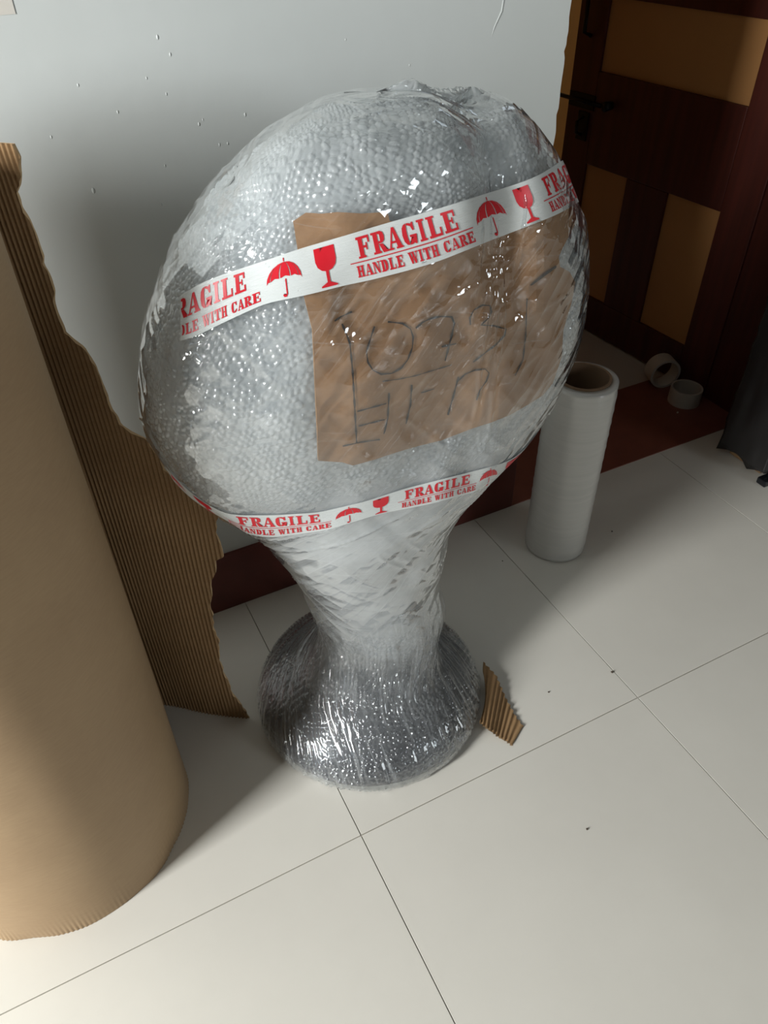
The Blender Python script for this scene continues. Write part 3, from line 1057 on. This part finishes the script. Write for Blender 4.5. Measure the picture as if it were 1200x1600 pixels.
G['H'] = [b_(.10, 0, .38, 1), b_(.62, 0, .90, 1), b_(.38, .44, .62, .56), b_(0, 0, .46, .1), b_(0, .9, .46, 1), b_(.54, 0, 1, .1), b_(.54, .9, 1, 1)]
G['N'] = [b_(.10, 0, .22, 1), b_(.80, 0, .92, 1), [(.10, 1), (.40, 1), (.92, 0), (.72, 0), (.2, .86)], b_(0, 0, .34, .1), b_(.66, .9, 1.02, 1), b_(0, .9, .3, 1)]
G['D'] = STEM + [[(.50, 1), (.50, .90), (.60, .80), (.64, .5), (.60, .2), (.50, .10), (.50, 0), (.74, .04), (.92, .2), (.98, .5), (.92, .8), (.74, .96)]]
G['W'] = [[(.02, 1), (.26, 1), (.42, .2), (.32, 0), (.24, 0)], [(.40, 1), (.60, 1), (.78, .2), (.70, 0), (.60, 0)], [(.34, 0), (.40, 0), (.54, .8), (.48, .9)], [(.72, 0), (.78, 0), (.98, 1), (.88, 1)],
          b_(-.04, .91, .34, 1), b_(.36, .91, .68, 1), b_(.78, .91, 1.08, 1)]
G['T'] = [b_(.32, 0, .66, 1), b_(.16, 0, .82, .1), b_(0, .88, 1, 1), b_(0, .66, .12, .9), b_(.88, .66, 1, .9)]
WID = {'I': 0.62, 'W': 1.25, ' ': 0.5}


def word(txt, u0, u1, v0, v1):
    """glyph polygons in tape space; v runs downwards from the top edge"""
    gap = 0.14
    tot = sum(WID.get(c, 1.0) + gap for c in txt) - gap
    k = (u1 - u0) / tot
    u = u0
    out = []
    for c in txt:
        w = WID.get(c, 1.0)
        for po in G.get(c, []):
            out.append([(u + x * w * k, v1 - y * (v1 - v0)) for x, y in po])
        u += (w + gap) * k
    return out


def umbrella(uc, w):
    out = []
    n = 5
    th = [math.pi - math.pi * i / n for i in range(n + 1)]
    top = (0.0, 0.16)
    for i in range(n):
        a0, a1 = th[i] - 0.035, th[i + 1] + 0.035
        e0 = (math.cos(a0), .60 - .10 * math.sin(a0))
        e1 = (math.cos(a1), .60 - .10 * math.sin(a1))
        pts = []
        for k in range(6):      # outer seam curves of the gore
            t = k / 5
            x = e0[0] * math.sin(t * math.pi / 2)
            y = .16 + (e0[1] - .16) * (1 - math.cos(t * math.pi / 2))
            pts.append((x, y))
        midx = (e0[0] + e1[0]) / 2
        pts.append((midx, (e0[1] + e1[1]) / 2 - .035))
        for k in range(5, 0, -1):
            t = k / 5
            x = e1[0] * math.sin(t * math.pi / 2)
            y = .16 + (e1[1] - .16) * (1 - math.cos(t * math.pi / 2))
            pts.append((x, y))
        out.append([(uc + x * w / 2, y) for x, y in pts])
    out.append([(uc + x * w / 2, y) for x, y in b_(-.03, .07, .03, .15)])
    out.append([(uc + x * w / 2, y) for x, y in b_(-.03, .54, .04, .88)])
    out.append([(uc + x * w / 2, y) for x, y in [(-.03, .88), (.04, .88), (-.04, .945), (-.16, .945), (-.22, .90), (-.17, .87), (-.13, .905), (-.06, .91)]])
    return out


def glass(uc, w):
    f = lambda pts: [(uc + x * w / 2, y) for x, y in pts]
    return [f([(-1, .10), (-.45, .10), (-.25, .22), (-.5, .27), (-.1, .34), (-.3, .40), (.15, .50), (-.1, .35), (.12, .29), (-.12, .25), (.1, .10), (1, .10), (1, .38), (.85, .50), (.5, .58), (.12, .61),
              (-.12, .61), (-.5, .58), (-.85, .50), (-1, .38)]),
            f(b_(-.14, .60, .14, .86)), f([(-.14, .84), (.14, .84), (.75, .91), (.75, .94), (-.75, .94), (-.75, .91)])]


def pattern(n0, n1):
    out = []
    for k in range(n0, n1):
        out += umbrella(k + 0.0, 0.155)
        out += glass(k + 0.20, 0.10)
        out += word('FRAGILE', k + .355, k + .84, .10, .53)
        out.append(b_(k + .31, .585, k + .90, .605))
        out += word('HANDLE WITH CARE', k + .335, k + .895, .665, .90)
    return out


def smooth_rows(A, n):
    for _ in range(n):
        B = A.copy()
        B[1:-1] = (A[:-2] + 2 * A[1:-1] + A[2:]) / 4
        A = B
    return A


def make_tape(name, top, bot, umap, x0, x1, ext0, ext1, label_):
    """tape between two pixel lines (top, bot) that lies on the film; ext: how far it runs on round the back"""
    nv = 9
    nu = 90
    xs = np.linspace(x0, x1, nu)
    tx, ty = zip(*top)
    bx, by = zip(*bot)
    tt = np.linspace(0, 1, nu)
    # follow each edge by the same share of its length
    def along(pts):
        pts = np.array(pts, float)
        s = np.concatenate([[0], np.cumsum(np.linalg.norm(np.diff(pts, axis=0), axis=1))])
        return np.stack([np.interp(tt * s[-1], s, pts[:, 0]), np.interp(tt * s[-1], s, pts[:, 1])], -1)
    T_, B_ = along(top), along(bot)
    Pg = np.zeros((nu, nv, 3))
    for i in range(nu):
        for j in range(nv):
            q = T_[i] + (B_[i] - T_[i]) * j / (nv - 1)
            p_, n_ = lay(q[0], q[1])
            Pg[i, j] = p_
    Pg = smooth_rows(Pg, 4)
    mid = (T_ + B_) / 2
    us = np.interp(mid[:, 0], [m_[0] for m_ in umap], [m_[1] for m_ in umap])

    def march(Pe, Pp, n, step=0.008):
        out = []
        cur, prev = Pe.copy(), Pp.copy()
        d = cur.mean(0) - prev.mean(0)
        d /= np.linalg.norm(d)
        for _ in range(n):
            nxt = np.zeros_like(cur)
            for j in range(nv):
                p_, n_, i_, dd = bvh.find_nearest(Vector(cur[j] + d * step))
                nxt[j] = p_
            nd = nxt.mean(0) - cur.mean(0)
            d = nd / (np.linalg.norm(nd) + 1e-9)
            out.append(nxt)
            cur = nxt
        return out
    pre = march(Pg[0], Pg[3], ext0)[::-1]
    post_ = march(Pg[-1], Pg[-4], ext1)
    full = np.array(pre + list(Pg) + post_)
    per = np.linalg.norm(np.diff(Pg.mean(1), axis=0), axis=1).sum() / (us[-1] - us[0])     # metres per repeat
    us = np.concatenate([us[0] - 0.008 / per * np.arange(ext0, 0, -1), us, us[-1] + 0.008 / per * np.arange(1, ext1 + 1)])
    full = smooth_rows(full, 3)
    du = np.gradient(full, axis=0)
    dv = np.gradient(full, axis=1)
    nn = np.cross(du, dv)
    nn /= np.linalg.norm(nn, axis=-1, keepdims=True) + 1e-12
    ctr = np.array([.18, .25, 0])
    out_dir = full - ctr
    out_dir[..., 2] = 0
    sg = np.sign((nn * out_dir).sum(-1, keepdims=True))
    nn = nn * sg
    surf_ = full + nn * 0.0022
    uvt = np.stack([np.repeat(us[:, None], nv, 1), np.repeat(np.linspace(0, 1, nv)[None], len(us), 0)], -1)
    tp = link(name, grid_mesh(local(surf_), uv=uvt), 'tape', pkg, True)
    tp['label'] = label_

    def fn(u, v):
        i = np.clip(np.searchsorted(us, u) - 1, 0, len(us) - 2)
        a_ = (u - us[i]) / (us[i + 1] - us[i])
        fj = min(max(v, 0), 1) * (nv - 1)
        j = min(int(fj), nv - 2)
        c_ = fj - j
        def bl(A):
            return (A[i, j] * (1 - a_) + A[i + 1, j] * a_) * (1 - c_) + (A[i, j + 1] * (1 - a_) + A[i + 1, j + 1] * a_) * c_
        n_ = bl(nn)
        return Vector(bl(surf_) + n_ * 0.0005), Vector(n_)
    polys = [po for po in pattern(-2, 3) if min(x for x, y in po) > us[0] and max(x for x, y in po) < us[-1]]
    # a glyph that crosses the torn end is cut there
    pr = map_bm(fill2d(polys, (0.03, 0.2)), fn, 'printed_lettering', 'red', tp)
    pr['label'] = 'red print: FRAGILE, HANDLE WITH CARE, umbrella, broken glass'
    return tp


top1 = [(284, 462), (312, 444), (350, 429), (391, 415), (427, 403), (463, 390), (540, 367), (603, 348), (679, 327), (730, 311), (809, 287), (844, 273), (874, 253)]
bot1 = [(284, 532), (301, 529), (340, 508), (376, 491), (415, 473), (480, 460), (540, 444), (572, 438), (635, 422), (682, 408), (762, 376), (825, 352), (872, 334), (903, 316)]
um1 = [(250, -.70), (284, -.545), (385, -.16), (446, 0), (509, .2), (558, .35), (715, .84), (766, 1), (822, 1.2), (853, 1.35), (892, 1.62)]
make_tape('fragile_tape', top1, bot1, um1, 284, 888, 0, 14, 'wide white warning tape across the label, printed in red')
top2 = [(352, 800), (377, 803), (425, 803), (497, 799), (570, 782), (628, 763), (734, 736), (787, 722), (806, 711)]
bot2 = [(368, 818), (386, 833), (425, 838), (512, 826), (594, 801), (667, 787), (739, 768), (773, 753), (794, 734)]
um2 = [(374, -.645), (500, -.16), (545, 0), (594, .2), (630, .35), (732, .84), (763, 1), (795, 1.2)]
make_tape('fragile_tape', top2, bot2, um2, 356, 800, 12, 12, 'narrow-looking white warning tape round the neck, printed in red')

# ------------------------------------------------------------------ stretch film roll standing by the doorway
fb = on_floor(866, 849)
fr_ = tag(empty('stretch_film_roll', (fb[0], fb[1], 0)), 'upright roll of white stretch film with a brown paper core', 'film roll')
prof = []
for k in range(60):
    z = 0.004 + 0.449 * k / 59
    prof.append((0.0700 + 0.0007 * math.sin(k * 2.3) * math.sin(k * 0.7) + (0 if 2 < k < 57 else -0.0012), z))
prof = [(0.0545, 0.004)] + prof + [(0.0545, 0.455)]
link('wound_film', lathe_mesh(prof, 72), 'rollfilm', fr_, True)
link('paper_core', lathe_mesh([(0.0495, 0.0), (0.0544, 0.0), (0.0544, 0.4585), (0.0495, 0.4585)], 64), 'core', fr_)

# ------------------------------------------------------------------ empty tape cores on the sill
t2 = tag(empty('tape_core', (on_floor(1073, 640)[0] + 0.022, on_floor(1073, 640)[1] + 0.038, 0.002)), 'pale tape core lying flat on the dark red sill', 'tape roll')
link('paper_ring', lathe_mesh([(0.040, 0.0), (0.046, 0.0), (0.046, 0.048), (0.040, 0.048)], 48), 'tapecore', t2)
t1p = on_floor(1029, 605)
t1 = tag(empty('tape_core', (t1p[0] + 0.012, t1p[1] + 0.012, 0.002)), 'pale tape core standing on its edge by the open door', 'tape roll')
me = lathe_mesh([(0.040, -0.024), (0.047, -0.024), (0.047, 0.024), (0.040, 0.024)], 48)
me.transform(Matrix.Translation((0, 0, 0.0472)) @ Matrix.Rotation(math.radians(-18), 4, 'Z') @ Matrix.Rotation(math.radians(90), 4, 'X'))
link('paper_ring', me, 'tapecore', t1)

# ------------------------------------------------------------------ dark wrapped carton by the right side of the doorway
gx0, gy0, gy1 = 1.333, 0.368, 0.535
cart = tag(empty('wrapped_carton', (gx0 + 0.3, (gy0 + gy1) / 2, 0)), 'tall narrow carton wrapped in dark grey film beside the doorway', 'carton')
W2, D2, CH = 0.3, (gy1 - gy0) / 2, 0.62
link('carton_body', bm_mesh(add_box(bmesh.new(), (-W2 + .03, -D2 + .03, 0.002), (W2 - .03, D2 - .03, CH - .03), 0.004)), 'flute', cart)
bm = bmesh.new()
add_box(bm, (-W2, -D2, 0.012), (W2, D2, CH))
bmesh.ops.subdivide_edges(bm, edges=bm.edges[:], cuts=24, use_grid_fill=True)
co = np.array([v.co[:] for v in bm.verts])
dn = 0.007 * vnoise(co * np.array([1, 1, .5]), 14, 61) + 0.005 * vnoise(co, 34, 62)
for v, d_ in zip(bm.verts, dn):
    n_ = Vector((v.co.x / W2, v.co.y / D2, 0))
    r_ = max(abs(n_.x), abs(n_.y))
    n_ = n_ / max(n_.length, .2) if r_ > .9 else Vector((0, 0, 1))
    v.co += n_ * (float(d_) - 0.006)
    if v.co.z < 0.03:
        v.co.z = 0.010 + 0.02 * abs(math.sin(v.co.x * 40 + v.co.y * 30))
link('grey_film', bm_mesh(bm), 'darkfilm', cart, True)
box('foot_cap', (-W2 - 0.004, -D2 - 0.016, 0.0), (-W2 + 0.05, -D2 + 0.012, 0.018), 'blackplastic', cart, 0.003)

# ------------------------------------------------------------------ scrap of corrugated card leaning on the parcel foot
sc0 = [(755, 1034), (775, 1055), (790, 1090), (805, 1118), (817, 1134)]     # far edge
sc1 = [(748, 1128), (762, 1138), (775, 1148), (788, 1156), (800, 1164)]     # near edge
hz = np.interp(np.linspace(0, 1, 60), [0, .3, .6, 1], [0.030, 0.022, 0.008, 0.0035])
tt = np.linspace(0, 1, 60)


def poly_at(pts, t):
    pts = np.array(pts, float)
    s = np.concatenate([[0], np.cumsum(np.linalg.norm(np.diff(pts, axis=0), axis=1))])
    return np.stack([np.interp(t * s[-1], s, pts[:, 0]), np.interp(t * s[-1], s, pts[:, 1])], -1)


A0, A1 = poly_at(sc0, tt), poly_at(sc1, tt)
Pg = np.zeros((60, 14, 3))
for i in range(60):
    for j in range(14):
        q = A0[i] + (A1[i] - A0[i]) * j / 13
        hgt = hz[i] + 0.0016 * math.sin(tt[i] * 2 * math.pi * 9.5)
        Pg[i, j] = on_floor(q[0] + (1.5 * math.sin(i * 1.3) if j in (0, 13) else 0), q[1], hgt)
dv_ = Pg[..., :2] - PKG[:2]
dl = np.linalg.norm(dv_, axis=-1, keepdims=True)
Pg[..., :2] = PKG[:2] + dv_ / dl * np.maximum(dl, 0.2265)
sb = Pg.mean((0, 1))
scrap = tag(empty('cardboard_scrap', (sb[0], sb[1], 0)), 'small torn scrap of ribbed brown cardboard on the floor by the parcel foot', 'cardboard scrap')
off0 = np.array([sb[0], sb[1], 0])
link('fluted_face', grid_mesh(Pg - off0), 'flute', scrap, True)
Pl = Pg.copy()
Pl[..., 2] = np.maximum(np.repeat(hz[:, None], 14, 1) - 0.0026, 0.0006)
link('liner', grid_mesh(Pl[:, ::-1] - off0), 'kraft', scrap, True)

# ------------------------------------------------------------------ grit on the floor
for px, py, rr, mt, lab in [(956, 831, 1.7, 'crumb', 'dark crumb on the floor in front of the film roll'), (785, 877, 1.2, 'crumb', 'tiny dark crumb on the tile joint by the film roll'),
                            (956, 1051, 2.2, 'crumb', 'dark crumb on the joint near the tile corner'), (857, 1082, 1.4, 'crumb', 'tiny dark crumb on the tile beside the cardboard scrap'),
                            (917, 1296, 1.6, 'crumb', 'dark crumb in the middle of a bare cream tile'), (1058, 647, 2.6, 'palecrumb', 'pale crumb on the dark red sill beside the flat tape core')]:
    q = on_floor(px, py)
    bm = bmesh.new()
    bmesh.ops.create_icosphere(bm, subdivisions=2, radius=0.001 * rr)
    for v in bm.verts:
        v.co *= 1 + 0.35 * math.sin(v.co.x * 4000 + px) * math.cos(v.co.y * 3000 + py)
    zmin = min(v.co.z for v in bm.verts)
    o = link('floor_crumb', bm_mesh(bm), mt)
    o.location = (q[0], q[1], (0.002 if mt == 'palecrumb' else 0.0) - zmin)
    tag(o, lab, 'crumb', 'crumbs on the floor')
